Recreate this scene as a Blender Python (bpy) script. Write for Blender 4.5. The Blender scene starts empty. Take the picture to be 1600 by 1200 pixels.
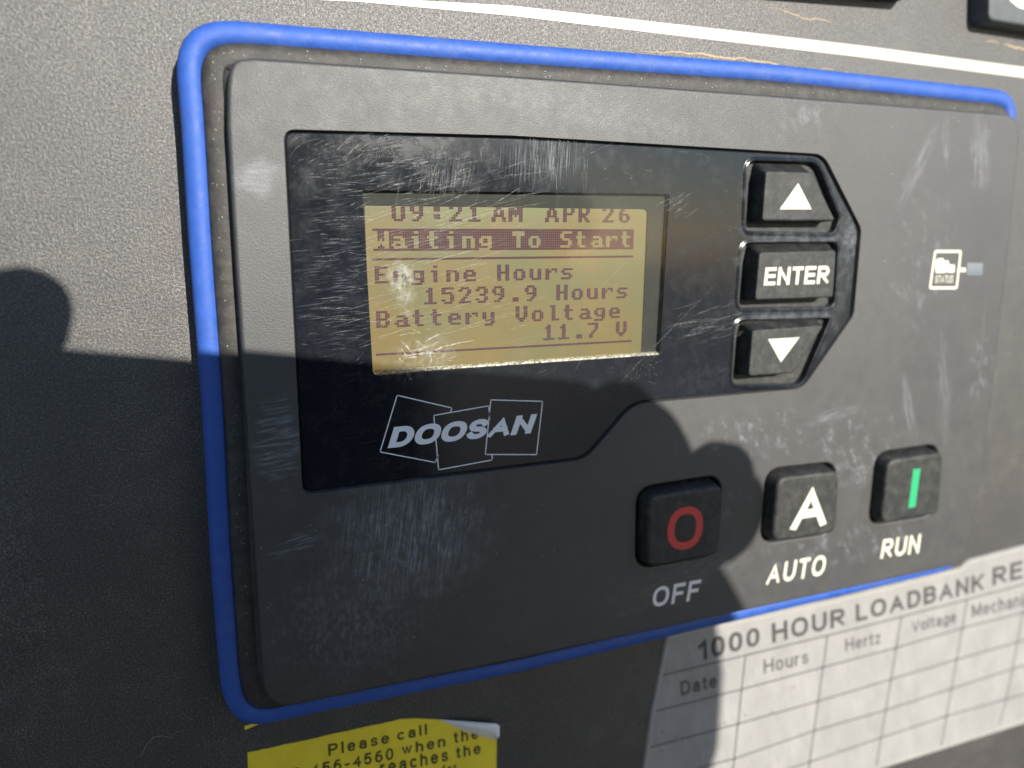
import bpy, bmesh, math, random
from mathutils import Vector, Matrix
import numpy as np

# ------------------------------------------------------------------ camera, sky, sun, exposure
sc = bpy.context.scene
SX, SZ = 0.26, 0.36            # sun slope per unit of distance off the panel
F = 1164.5068
D1 = np.array([0.93939269, -0.06726444, 0.33617982])
D2 = np.array([3.35411949e-04, 9.80744539e-01, 1.95294742e-01])
NN = np.cross(D1, D2)
H = 165.0                      # mm from lens to cabinet face

cam_d = bpy.data.cameras.new('camera')
cam = bpy.data.objects.new('camera', cam_d)
sc.collection.objects.link(cam)
def cw(v): return Vector((float(v @ D1), float(v @ NN), float(-(v @ D2))))
ax, ay, az = cw(np.array([1., 0, 0])), cw(np.array([0, -1., 0])), cw(np.array([0, 0, -1.]))
cam.matrix_world = Matrix(((ax.x, ay.x, az.x, 0), (ax.y, ay.y, az.y, -H * .001), (ax.z, ay.z, az.z, 0), (0, 0, 0, 1)))
cam_d.sensor_width = 36.0
cam_d.lens = F / 1600 * 36
cam_d.clip_start = 0.005
cam_d.clip_end = 500
cam_d.dof.use_dof = True
cam_d.dof.focus_distance = 0.158
cam_d.dof.aperture_fstop = 9.0
sc.camera = cam

w = bpy.data.worlds.new('World'); sc.world = w; w.use_nodes = True
nt = w.node_tree
sky = nt.nodes.new('ShaderNodeTexSky'); sky.sky_type = 'NISHITA'; sky.sun_disc = False; sky.dust_density = 0.3; sky.ozone_density = 2.5
sdir = Vector((SX, -1, SZ)).normalized()
sky.sun_elevation = math.asin(sdir.z)
sky.sun_rotation = math.atan2(sdir.x, sdir.y)
nt.links.new(sky.outputs[0], nt.nodes['Background'].inputs[0])
nt.nodes['Background'].inputs[1].default_value = 0.11
sl = bpy.data.lights.new('sun', 'SUN'); so = bpy.data.objects.new('sun', sl); sc.collection.objects.link(so)
sl.energy = 5.0; sl.angle = math.radians(0.53); sl.color = (1.0, 0.945, 0.85)
so.rotation_euler = sdir.to_track_quat('Z', 'Y').to_euler()
so.location = (0.6, -2, 1)
sc.view_settings.view_transform = 'Standard'
sc.view_settings.look = 'None'
sc.view_settings.exposure = 0.6
sc.view_settings.gamma = 1.0
sc.render.resolution_x, sc.render.resolution_y = 1024, 768

R = random.Random(7)

# ------------------------------------------------------------------ plane geometry (mm): x right, z up, d out of the cabinet
def un(px, py, d=0.0):
    c = np.array([px - 800.0, py - 600.0, F])
    wx, wy, wz = c @ D1, c @ NN, -(c @ D2)
    t = (H - d) / wy
    return (wx * t, wz * t)
def U(pts, d): return [un(x, y, d) for x, y in pts]
def Q(pts, s, ox, oy): return [(ox + x / s, oy + y / s) for x, y in pts]

def V(x, z, d): return (x * .001, -d * .001, z * .001)

def rpoly(pts, rad, seg=7):
    """closed outline with each corner eased by its own radius (mm)"""
    n = len(pts); out = []
    if not isinstance(rad, (list, tuple)): rad = [rad] * n
    for i, p in enumerate(pts):
        a, b = pts[i - 1], pts[(i + 1) % n]; r = rad[i]
        if r <= 0: out.append(p); continue
        la = math.hypot(a[0] - p[0], a[1] - p[1]); lb = math.hypot(b[0] - p[0], b[1] - p[1])
        ra, rb = min(r, la * .49), min(r, lb * .49)
        s = (p[0] + (a[0] - p[0]) / la * ra, p[1] + (a[1] - p[1]) / la * ra)
        e = (p[0] + (b[0] - p[0]) / lb * rb, p[1] + (b[1] - p[1]) / lb * rb)
        k = 0.12
        for j in range(seg + 1):
            t = j / seg
            w0, w1, w2 = (1 - t) ** 2, 2 * t * (1 - t), t * t
            out.append((w0 * s[0] + w1 * p[0] + w2 * e[0], w0 * s[1] + w1 * p[1] + w2 * e[1]))
    return out

def area(p):
    return .5 * sum(p[i - 1][0] * p[i][1] - p[i][0] * p[i - 1][1] for i in range(len(p)))
def inset(p, r):
    """move an outline inwards by r mm (negative: outwards)"""
    s = 1 if area(p) > 0 else -1
    n = len(p); out = []
    for i in range(n):
        a, q, b = p[i - 1], p[i], p[(i + 1) % n]
        e1 = Vector((q[0] - a[0], q[1] - a[1])); e2 = Vector((b[0] - q[0], b[1] - q[1]))
        if e1.length < 1e-9: e1 = e2
        if e2.length < 1e-9: e2 = e1
        e1.normalize(); e2.normalize()
        n1 = Vector((-e1.y, e1.x)) * s; n2 = Vector((-e2.y, e2.x)) * s
        m = n1 + n2
        if m.length < 1e-6: m = n1
        m.normalize()
        m *= r / max(.5, m.dot(n1))
        out.append((q[0] + m.x, q[1] + m.y))
    return out

# ------------------------------------------------------------------ objects
COL = sc.collection
def finish(name, bm, mat, parent=None, smooth=35, label=None, origin=None):
    """link a bmesh (world metres) as ONE mesh object; vertices are stored relative to the thing's base"""
    o0 = Vector(parent['_o']) if parent is not None and '_o' in parent else (Vector(origin) if origin else Vector((0, 0, 0)))
    bmesh.ops.translate(bm, verts=bm.verts, vec=-o0)
    me = bpy.data.meshes.new(name); bm.to_mesh(me); bm.free()
    me.materials.append(mat)
    if smooth:
        for p in me.polygons: p.use_smooth = True
        me.set_sharp_from_angle(angle=math.radians(smooth))
    o = bpy.data.objects.new(name, me); COL.objects.link(o)
    if parent is not None:
        o.parent = parent
        if parent.type == 'MESH': pass
    else:
        o.location = o0
    o['_o'] = list(o0)
    if label: o['label'] = label
    return o
def thing(name, label, cat, base, group=None):
    o = bpy.data.objects.new(name, None); COL.objects.link(o)
    o.location = base; o['_o'] = list(base); o.empty_display_size = .02
    o['label'] = label; o['category'] = cat
    if group: o['group'] = group
    return o
def tag(o, label, cat, group=None, kind=None):
    o['label'] = label; o['category'] = cat
    if group: o['group'] = group
    if kind: o['kind'] = kind
    return o

def ring(bm, poly, d): return [bm.verts.new(V(x, z, d)) for x, z in poly]
def bridge(bm, a, b):
    n = len(a)
    for i in range(n):
        try: bm.faces.new((a[i - 1], a[i], b[i], b[i - 1]))
        except ValueError: pass
def loop_edges(bm, vs):
    es = []
    for i in range(len(vs)):
        e = bm.edges.get((vs[i - 1], vs[i])) or bm.edges.new((vs[i - 1], vs[i]))
        es.append(e)
    return es
def slab(outer, holes=(), bm=None):
    """outer: [(outline, depth)...] back to front; each hole: [(outline, depth)...] front to back"""
    bm = bm or bmesh.new()
    rs = [ring(bm, p, d) for p, d in outer]
    for a, b in zip(rs, rs[1:]): bridge(bm, a, b)
    es = loop_edges(bm, rs[-1])
    for h in holes:
        hr = [ring(bm, p, d) for p, d in h]
        for a, b in zip(hr, hr[1:]): bridge(bm, a, b)
        es += loop_edges(bm, hr[0])
    bmesh.ops.triangle_fill(bm, use_beauty=True, use_dissolve=False, edges=es, normal=(0, -1, 0))
    bmesh.ops.recalc_face_normals(bm, faces=bm.faces)
    return bm
def edged(poly, d0, d1, r=.5, steps=4, draft=0):
    """rings of a raised body whose front edge is rounded by r"""
    out = [(inset(poly, -draft), d0), (poly, d1 - r)]
    for k in range(1, steps + 1):
        a = k / steps * math.pi / 2
        out.append((inset(poly, r * (1 - math.cos(a))), d1 - r + r * math.sin(a)))
    out.append((inset(poly, r + .06), d1))
    return out
def sheet(poly, d, bm=None):
    bm = bm or bmesh.new()
    es = loop_edges(bm, ring(bm, poly, d))
    bmesh.ops.triangle_fill(bm, use_beauty=True, use_dissolve=False, edges=es, normal=(0, -1, 0))
    for f in bm.faces:
        f.normal_update()
        if f.normal.y > 0: f.normal_flip()
    return bm
def quad(bm, a, b, c, e, d):
    f = bm.faces.new([bm.verts.new(V(p[0], p[1], d)) for p in (a, b, c, e)])
    f.normal_update()
    if f.normal.y > 0: f.normal_flip()
def line(bm, a, b, wd, d):
    v = Vector((b[0] - a[0], b[1] - a[1])); v.normalize(); n = Vector((-v.y, v.x)) * wd / 2; v = v * wd / 2
    quad(bm, (a[0] - n.x - v.x, a[1] - n.y - v.y), (b[0] - n.x + v.x, b[1] - n.y + v.y), (b[0] + n.x + v.x, b[1] + n.y + v.y), (a[0] + n.x - v.x, a[1] + n.y - v.y), d)
def stroke(bm, pts, wd, d, taper=True):
    """thin tapered ribbon along a polyline"""
    n = len(pts); L = []; Rr = []
    for i, p in enumerate(pts):
        a = pts[max(0, i - 1)]; b = pts[min(n - 1, i + 1)]
        t = Vector((b[0] - a[0], b[1] - a[1]))
        if t.length < 1e-9: t = Vector((1, 0))
        t.normalize(); k = wd / 2 * (math.sin(math.pi * (i + .35) / (n - 1 + .7)) if taper else 1) * R.uniform(.75, 1.2)
        L.append(bm.verts.new(V(p[0] - t.y * k, p[1] + t.x * k, d))); Rr.append(bm.verts.new(V(p[0] + t.y * k, p[1] - t.x * k, d)))
    for i in range(n - 1):
        f = bm.faces.new((L[i], Rr[i], Rr[i + 1], L[i + 1]))
        f.normal_update()
        if f.normal.y > 0: f.normal_flip()
def tube(bm, pts, r, d, seg=14, flat=1.0):
    n = len(pts); rings = []
    for i, p in enumerate(pts):
        a, b = pts[i - 1], pts[(i + 1) % n]
        t = Vector((b[0] - a[0], b[1] - a[1])); t.normalize(); m = Vector((-t.y, t.x))
        rr = r
        rings.append([bm.verts.new(V(p[0] + m.x * rr * math.cos(q), p[1] + m.y * rr * math.cos(q), d + r * flat * math.sin(q)))
                      for q in [2 * math.pi * j / seg for j in range(seg)]])
    for i in range(n):
        A, B = rings[i - 1], rings[i]
        for j in range(seg): bm.faces.new((A[j - 1], A[j], B[j], B[j - 1]))
    bmesh.ops.recalc_face_normals(bm, faces=bm.faces)

# ------------------------------------------------------------------ lettering: square-cut sans letters drawn as strokes, laid into a quad on their surface
def arc(cx, cy, rx, ry, a0, a1, n=11):
    return [(cx + rx * math.cos(math.radians(a0 + (a1 - a0) * i / n)), cy + ry * math.sin(math.radians(a0 + (a1 - a0) * i / n))) for i in range(n + 1)]
O_ = [(.5 + .5 * math.copysign(abs(math.cos(q)) ** .86, math.cos(q)), .5 + .5 * math.copysign(abs(math.sin(q)) ** .86, math.sin(q))) for q in [math.pi / 2 + 2 * math.pi * i / 30 for i in range(30)]]; O_.append(O_[0])
X = .72       # height of small letters
def low(p): return [(x, y * X) for x, y in p]
FONT = {
 'A': (.78, [[(0, 0), (.5, 1), (1, 0)], [(.27, .33), (.73, .33)]]), 'B': (.66, [[(0, 0), (0, 1)], [(.1, 1), (.6, 1)] + arc(.62, .77, .32, .23, 90, -90)[1:] + [(0, .54)], [(0, 0), (.6, 0)] + arc(.62, .27, .38, .27, -90, 90)[1:] + [(.3, .54)]]),
 'D': (.70, [[(0, .5), (0, 1), (.45, 1)] + arc(.45, .5, .55, .5, 90, -90, 16)[1:] + [(0, 0), (0, .5)]]), 'E': (.62, [[(1, 1), (0, 1), (0, 0), (1, 0)], [(0, .52), (.93, .52)]]),
 'F': (.58, [[(1, 1), (0, 1), (0, 0)], [(0, .5), (.85, .5)]]), 'H': (.70, [[(0, 0), (0, 1)], [(1, 0), (1, 1)], [(0, .52), (1, .52)]]), 'K': (.72, [[(0, 0), (0, 1)], [(.98, 1), (.02, .38)], [(.32, .6), (1, 0)]]),
 'L': (.56, [[(0, 1), (0, 0), (1, 0)]]), 'N': (.70, [[(0, 0), (0, 1)], [(1, 0), (1, 1)], [(0, .98), (1, .02)]]), 'M': (.82, [[(0, 0), (0, 1)], [(1, 0), (1, 1)], [(0, .98), (.5, .1), (1, .98)]]),
 'O': (.80, [O_]), '0': (.56, [O_]), 'P': (.64, [[(0, 0), (0, 1)], [(.1, 1), (.6, 1)] + arc(.62, .74, .38, .26, 90, -90)[1:] + [(0, .48)]]), 'R': (.70, [[(0, 0), (0, 1)], [(.1, 1), (.6, 1)] + arc(.62, .75, .34, .25, 90, -90)[1:] + [(0, .5)], [(.36, .5), (1, 0)]]),
 'S': (.64, [arc(.5, .75, .47, .25, 20, 270, 14) + arc(.5, .25, .5, .25, 90, -160, 14)[1:]]), 'T': (.62, [[(0, 1), (1, 1)], [(.5, 1), (.5, 0)]]), 'U': (.70, [[(0, 1), (0, .38)] + arc(.5, .38, .5, .38, 180, 360, 14)[1:] + [(1, 1)]]),
 'V': (.74, [[(0, 1), (.5, 0), (1, 1)]]), '1': (.34, [[(.0, .72), (.6, .84), (1, 1), (1, 0)]]), '4': (.58, [[(.78, 0), (.78, 1), (0, .3)], [(.0, .3), (1, .3)]]), '5': (.56, [[(.9, 1), (.15, 1), (.05, .52)] + arc(.48, .33, .5, .32, 140, -150, 14)]),
 '6': (.56, [arc(.5, .31, .5, .31, 0, 360, 20), arc(.62, .4, .62, .6, 75, 180, 8) + [(0, .3)]]), '-': (.32, [[(0, .38), (1, .38)]]),
 'a': (.52, [low(arc(.5, .72, .42, .28, 160, 0, 8) + [(.92, .0)]), low(arc(.46, .28, .46, .28, 60, 360, 14))]), 'c': (.50, [low(arc(.52, .5, .52, .5, 50, 310, 16))]), 'e': (.54, [low([(.05, .52), (.95, .52)]), low(arc(.5, .5, .5, .5, 5, 315, 20))]),
 'h': (.50, [[(0, 1), (0, 0)], low([(0, .6)] + arc(.5, .62, .5, .38, 160, 0, 9) + [(1, 0)])]), 'i': (.0, [[(.5, 0), (.5, X)], [(.5, .93), (.5, 1)]]), 'l': (.0, [[(.5, 0), (.5, 1)]]), 'f': (.30, [[(.45, 0), (.45, .8), (.6, .98), (1, 1)], [(0, .7), (.95, .7)]]),
 'n': (.50, [low([(0, 1), (0, 0)]), low([(0, .6)] + arc(.5, .62, .5, .38, 160, 0, 9) + [(1, 0)])]), 'o': (.54, [[(x, y * X) for x, y in O_]]), 'r': (.30, [low([(0, 1), (0, 0)]), low([(0, .6), (.3, .9), (1, 1)])]),
 's': (.48, [low(arc(.5, .75, .44, .25, 20, 270, 10) + arc(.5, .25, .5, .25, 90, -160, 10)[1:])]), 't': (.28, [[(.45, .92), (.45, .12), (.6, .0), (1, 0)], [(0, .7), (1, .7)]]), 'u': (.50, [low([(0, 1), (0, .38)] + arc(.5, .38, .5, .38, 180, 360, 9)), low([(1, 1), (1, 0)])]),
 'w': (.74, [low([(0, 1), (.27, 0), (.5, .95), (.73, 0), (1, 1)])]), 'z': (.46, [low([(0, 1), (1, 1), (0, 0), (1, 0)])]), 'g': (.54, [low(arc(.5, .5, .5, .5, 0, 360, 18)), low([(1, 1), (1, -.1)] + arc(.5, -.1, .5, .24, 0, -160, 8))])}
FONT['v'] = (.5, [low([(0, 1), (.5, 0), (1, 1)])])
def ribbon(bm, pts, hw, z0, z1, place, xa=-9, xb=99):
    n = len(pts); closed = n > 3 and math.dist(pts[0], pts[-1]) < 1e-6
    P = [Vector(p) for p in pts]
    if not closed:
        for a, b in ((0, 1), (-1, -2)):
            t = P[a] - P[b]
            if t.length > 1e-9: P[a] = P[a] + t.normalized() * hw * .98
    L = []; Rr = []
    for i in range(n):
        if closed: a, b = P[i - 1 if i else n - 2], P[i + 1 if i < n - 1 else 1]
        else: a, b = P[max(0, i - 1)], P[min(n - 1, i + 1)]
        e1 = (P[i] - a); e2 = (b - P[i])
        if e1.length < 1e-9: e1 = e2
        if e2.length < 1e-9: e2 = e1
        e1 = e1.normalized(); e2 = e2.normalized(); n1 = Vector((-e1.y, e1.x)); n2 = Vector((-e2.y, e2.x)); m = n1 + n2
        if m.length < .2: m = n1
        m.normalize(); m = m * hw / max(.42, m.dot(n1))
        f = lambda q: (min(xb, max(xa, q.x)), min(z1, max(z0, q.y)))
        L.append(place(*f(P[i] + m))); Rr.append(place(*f(P[i] - m)))
    for i in range(n - 1):
        try:
            q = bm.faces.new((L[i], Rr[i], Rr[i + 1], L[i + 1])); q.normal_update()
            if q.normal.y > 0: q.normal_flip()
        except ValueError: pass
def letters(bm, s, quadpx, d, t=.2, space=.16, thick=0.05):
    """t: stroke weight in cap heights"""
    hw = t / 2; x = 0; strokes = []
    for ch in s:
        w_, st_ = FONT[ch]; w_ = w_ + t * .55 if w_ > 0 else t
        if w_ <= t + 1e-6: cv_ = lambda p, x=x: (x + hw, hw + p[1] * (1 - t))
        else: cv_ = lambda p, x=x, w_=w_: (x + hw + p[0] * (w_ - t), hw + p[1] * (1 - t))
        for q in st_: strokes.append(([cv_(p) for p in q], x, x + w_))
        x += w_ + space
    x1 = x - space; y0 = -.22 if 'g' in s else 0.0; y1 = 1.0 if any(c.isupper() or c.isdigit() or c in 'hltf' for c in s) else X * (1 - t) + t
    TL, TR, BR, BL = quadpx; k = 0
    for q, xa_, xb_ in strokes:
        k += 1
        def place(u, v, k=k):
            u = u / x1; v = (v - y0) / (y1 - y0)
            return bm.verts.new(V((1 - u) * ((1 - v) * BL[0] + v * TL[0]) + u * ((1 - v) * BR[0] + v * TR[0]),
                                  (1 - u) * ((1 - v) * BL[1] + v * TL[1]) + u * ((1 - v) * BR[1] + v * TR[1]), d + thick + .016 * (k % 4)))
        ribbon(bm, q, hw, y0, y1, place, xa_, xb_)
    return bm

# ------------------------------------------------------------------ materials
class M:
    def __init__(s, name):
        s.m = bpy.data.materials.new(name); s.m.use_nodes = True; s.nt = s.m.node_tree; s.n = s.nt.nodes; s.l = s.nt.links
        s.b = s.n['Principled BSDF']; s.out = s.n['Material Output']
        g = s.n.new('ShaderNodeNewGeometry'); s.pos = g.outputs['Position']
    def map(s, scale=(1, 1, 1), rot=0.0, loc=(0, 0, 0)):
        """position in mm, turned about the panel normal, then scaled"""
        a = s.n.new('ShaderNodeVectorMath'); a.operation = 'SUBTRACT'; s.l.new(s.pos, a.inputs[0]); a.inputs[1].default_value = [q * .001 for q in loc]
        b = s.n.new('ShaderNodeVectorRotate'); b.rotation_type = 'Y_AXIS'; b.inputs['Angle'].default_value = rot; s.l.new(a.outputs[0], b.inputs['Vector'])
        c = s.n.new('ShaderNodeVectorMath'); c.operation = 'MULTIPLY'; s.l.new(b.outputs[0], c.inputs[0]); c.inputs[1].default_value = [q * 1000 for q in scale]
        return c.outputs[0]
    def noise(s, vec, sc=1.0, detail=3, rough=.55):
        a = s.n.new('ShaderNodeTexNoise'); a.inputs['Scale'].default_value = sc; a.inputs['Detail'].default_value = detail; a.inputs['Roughness'].default_value = rough
        s.l.new(vec, a.inputs['Vector']); return a.outputs[0]
    def rng(s, v, a, b, c=0.0, e=1.0):
        m = s.n.new('ShaderNodeMapRange'); m.interpolation_type = 'SMOOTHSTEP'
        m.inputs[1].default_value = a; m.inputs[2].default_value = b; m.inputs[3].default_value = c; m.inputs[4].default_value = e
        s.l.new(v, m.inputs[0]); return m.outputs[0]
    def math(s, op, a, b):
        m = s.n.new('ShaderNodeMath'); m.operation = op
        for i, q in enumerate((a, b)):
            if isinstance(q, (int, float)): m.inputs[i].default_value = q
            else: s.l.new(q, m.inputs[i])
        return m.outputs[0]
    def mix(s, f, a, b):
        m = s.n.new('ShaderNodeMix'); m.data_type = 'RGBA'
        for i, q in ((0, f), (6, a), (7, b)):
            if isinstance(q, (int, float)): m.inputs[i].default_value = q
            elif isinstance(q, tuple): m.inputs[i].default_value = (*q, 1)
            else: s.l.new(q, m.inputs[i])
        return m.outputs[2]
    def blob(s, x, z, rx, rz, rot=0.0, soft=.55):
        v = s.map((1 / rx, 0, 1 / rz), rot, (x, 0, z))
        wob = s.noise(s.map((.25, .25, .25)), 1.0, 2)
        L = s.n.new('ShaderNodeVectorMath'); L.operation = 'LENGTH'; s.l.new(v, L.inputs[0])
        q = s.math('ADD', L.outputs['Value'], s.math('MULTIPLY', s.math('SUBTRACT', wob, .5), 1.1))
        return s.rng(q, 1.0, 1 - soft, 0, 1)
    def add(s, a, b): return s.math('MAXIMUM', a, b)
    def bump(s, h, dist, strength=1.0, prev=None):
        b = s.n.new('ShaderNodeBump'); b.inputs['Distance'].default_value = dist * .001; b.inputs['Strength'].default_value = strength
        s.l.new(h, b.inputs['Height'])
        if prev is not None: s.l.new(prev, b.inputs['Normal'])
        return b.outputs[0]
    def set(s, **k):
        for n_, v in k.items():
            i = s.b.inputs[n_.replace('_', ' ')]
            if isinstance(v, tuple): i.default_value = (*v, 1)
            elif isinstance(v, (int, float)): i.default_value = v
            else: s.l.new(v, i)
        return s

def plain(name, col, rough=.5, spec=.5, var=.12, bump=0.0, scale=1.2):
    m = M(name); n = m.noise(m.map((1, 1, 1)), scale, 4)
    c = m.mix(n, tuple(q * (1 - var) for q in col), tuple(min(1, q * (1 + var)) for q in col))
    m.set(Base_Color=c, Roughness=rough); m.b.inputs['Specular IOR Level'].default_value = spec
    if bump: m.set(Normal=m.bump(m.noise(m.map((1, 1, 1)), 2.5, 3), bump))
    return m.m

# cabinet: coarse black powder coat, dusty; sun glitter painted in as pale grains
def mat_cabinet():
    m = M('cabinet_powder_coat')
    g = m.noise(m.map((1, 1, 1)), 1.6, 4, .7); g2 = m.noise(m.map((1, 1, 1)), 4.6, 2, .6)
    big = m.noise(m.map((1, 1, 1)), .035, 4, .6); med = m.noise(m.map((1, 1, 1)), .16, 4, .65)
    dust = m.math('MULTIPLY', m.rng(big, .35, .7), m.rng(med, .3, .75))
    glint_grit = m.rng(m.noise(m.map((1, 1, 1)), 2.3, 5, .8), .47, .66)  # mask of pale grains that imitate sunlit sparkle in the base colour
    base = m.mix(m.math('MULTIPLY', m.math('ADD', m.math('MULTIPLY', dust, .45), .42), m.math('ADD', m.math('MULTIPLY', glint_grit, .9), .10)), (.008, .007, .009), (.30, .28, .25))
    scuff = m.math('MULTIPLY', m.rng(m.noise(m.map((.5, .5, .12), .1), 1, 4, .7), .6, .8), m.blob(145, 44, 32, 7))
    base = m.mix(m.math('MULTIPLY', scuff, .5), base, (.3, .32, .33))
    m.set(Base_Color=base, Roughness=m.rng(g, .35, .65, .58, .34), Normal=m.bump(g2, .10, .8, m.bump(g, .22, .7)))
    m.b.inputs['Specular IOR Level'].default_value = 1.0
    return m.m
def mat_face():
    m = M('faceplate_plastic')
    g = m.noise(m.map((1, 1, 1)), 3.4, 2, .6)
    big = m.noise(m.map((1, 1, 1)), .04, 3, .5); med = m.noise(m.map((1, 1, 1), .5), .22, 5, .7)
    f = m.math('MULTIPLY', m.rng(big, .3, .7, .6, 1), m.rng(med, .3, .8, .45, .9))
    base = m.mix(f, (.014, .015, .017), (.052, .051, .050))
    # palm print under the logo: upright hair-like wipes
    st = m.rng(m.noise(m.map((1.6, 1, .10), math.radians(-8)), 1, 5, .75), .42, .72)
    st2 = m.rng(m.noise(m.map((.9, .9, .5)), 1, 5, .8), .40, .8)
    x, z = un(640, 840, 12)
    pr = m.math('MULTIPLY', m.blob(x, z, 23, 20, 0, .8), m.math('ADD', m.math('MULTIPLY', st, .42), m.math('MULTIPLY', st2, .26)))
    x, z = un(560, 960, 12)
    pr2 = m.math('MULTIPLY', m.blob(x, z, 24, 22, 0, .9), m.math('MULTIPLY', st2, .28))
    x, z = un(432, 690, 12)
    wp = m.rng(m.noise(m.map((.12, 1, 1.3), math.radians(8)), 1, 4, .7), .42, .68)
    sm = m.math('MULTIPLY', m.blob(x, z, 5.5, 11, 0, .5), m.math('MULTIPLY', wp, .30))
    x, z = un(400, 277, 12)
    sm2 = m.math('MULTIPLY', m.blob(x, z, 5.5, 4.2, 0, .6), m.math('ADD', m.math('MULTIPLY', wp, .14), .10))
    x, z = un(460, 850, 12)
    sm3 = m.math('MULTIPLY', m.blob(x, z, 8, 3, math.radians(20), .8), m.math('MULTIPLY', wp, .28))
    mk = m.add(m.add(pr, pr2), m.add(m.add(sm, sm2), sm3))
    # greasy finger marks on the right, round the buttons
    gm = m.rng(m.noise(m.map((1, 1, .6), .5), .33, 5, .72), .50, .72)
    for (px, py, rx, rz, a) in ((1180, 680, 26, 9, .30), (1330, 700, 22, 14, .34), (1440, 420, 18, 30, .14), (1250, 190, 12, 7, .2), (1540, 560, 9, 18, .3), (1330, 850, 40, 9, .28), (1140, 800, 9, 16, .16)):
        x, z = un(px, py, 12)
        mk = m.add(mk, m.math('MULTIPLY', m.blob(x, z, rx, rz, 0, .9), m.math('MULTIPLY', gm, a)))
    for (px, py, rx, rz, rot, sx_, sz_, a) in ((1436, 255, 3.2, 15, -27, 1.6, .14, .28), (1533, 240, 4.5, 13, 6, 1.8, .10, .40), (1478, 215, 2.0, 8, 10, 1.8, .12, .25), (1420, 640, 2.6, 15, 20, 1.6, .12, .30), (1300, 650, 13, 2.5, 12, .14, 1.6, .26), (1475, 600, 3, 20, 12, 1.4, .1, .22), (900, 170, 55, 5, -8, .5, .8, .10), (1345, 745, 5, 5, 0, .8, .8, .30), (1060, 910, 30, 8, 15, .2, 1.2, .14)):
        x, z = un(px, py, 12)
        sk = m.rng(m.noise(m.map((sx_, 1, sz_), math.radians(rot)), 1, 5, .75), .40, .72)
        mk = m.add(mk, m.math('MULTIPLY', m.blob(x, z, rx, rz, math.radians(rot), .85), m.math('MULTIPLY', sk, a)))
    base = m.mix(mk, base, (.46, .49, .56))
    m.set(Base_Color=base, Roughness=m.rng(med, .2, .8, .52, .62), Normal=m.bump(g, .14, .6))
    m.b.inputs['Specular IOR Level'].default_value = 1.0
    return m.m
def mat_cover(name, window=False):
    m = M(name)
    d = m.noise(m.map((1, 1, 1)), .25, 5, .7)
    haze = m.math('MULTIPLY', m.rng(d, .45, .8), .018)
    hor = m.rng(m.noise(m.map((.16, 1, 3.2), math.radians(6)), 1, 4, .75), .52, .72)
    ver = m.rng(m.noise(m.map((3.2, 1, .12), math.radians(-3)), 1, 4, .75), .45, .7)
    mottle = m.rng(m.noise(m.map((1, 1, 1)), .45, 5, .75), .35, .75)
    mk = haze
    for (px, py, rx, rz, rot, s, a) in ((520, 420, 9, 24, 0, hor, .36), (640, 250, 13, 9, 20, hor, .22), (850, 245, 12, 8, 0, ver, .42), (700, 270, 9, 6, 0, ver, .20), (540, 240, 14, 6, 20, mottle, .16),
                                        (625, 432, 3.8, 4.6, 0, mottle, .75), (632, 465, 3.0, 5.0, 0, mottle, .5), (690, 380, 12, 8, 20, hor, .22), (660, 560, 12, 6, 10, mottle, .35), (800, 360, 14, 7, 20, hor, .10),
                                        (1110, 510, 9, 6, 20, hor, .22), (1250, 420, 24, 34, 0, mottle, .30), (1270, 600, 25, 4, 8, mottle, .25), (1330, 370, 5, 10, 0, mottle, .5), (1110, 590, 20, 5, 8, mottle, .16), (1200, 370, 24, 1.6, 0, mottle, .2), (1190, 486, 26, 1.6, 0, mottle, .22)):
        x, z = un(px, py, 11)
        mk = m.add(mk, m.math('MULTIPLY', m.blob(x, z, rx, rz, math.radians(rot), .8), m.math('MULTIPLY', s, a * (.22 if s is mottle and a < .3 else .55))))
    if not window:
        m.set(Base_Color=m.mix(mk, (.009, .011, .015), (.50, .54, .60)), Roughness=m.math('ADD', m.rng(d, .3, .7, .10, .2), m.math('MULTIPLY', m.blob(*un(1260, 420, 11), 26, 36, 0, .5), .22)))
        return m.m
    n, l = m.n, m.l
    n.remove(m.b)
    tr = n.new('ShaderNodeBsdfTransparent'); tr.inputs[0].default_value = (.93, .93, .90, 1)
    gl = n.new('ShaderNodeBsdfGlossy'); gl.inputs['Roughness'].default_value = .08
    df = n.new('ShaderNodeBsdfDiffuse'); df.inputs[0].default_value = (.75, .75, .72, 1)
    fr = n.new('ShaderNodeFresnel'); fr.inputs[0].default_value = 1.45
    a = n.new('ShaderNodeMixShader'); l.new(fr.outputs[0], a.inputs[0]); l.new(tr.outputs[0], a.inputs[1]); l.new(gl.outputs[0], a.inputs[2])
    b = n.new('ShaderNodeMixShader'); l.new(mk, b.inputs[0]); l.new(a.outputs[0], b.inputs[1]); l.new(df.outputs[0], b.inputs[2])
    l.new(b.outputs[0], m.out.inputs[0])
    return m.m
def mat_scratch(name, alpha):
    m = M(name); n, l = m.n, m.l
    m.set(Base_Color=(.72, .72, .68), Roughness=.35)
    tr = n.new('ShaderNodeBsdfTransparent'); mx = n.new('ShaderNodeMixShader')
    f = m.rng(m.noise(m.map((1, 1, 1)), .9, 3, .7), .3, .7, 0, alpha)
    l.new(f, mx.inputs[0]); l.new(tr.outputs[0], mx.inputs[1]); l.new(m.b.outputs[0], mx.inputs[2]); l.new(mx.outputs[0], m.out.inputs[0])
    return m.m
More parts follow.
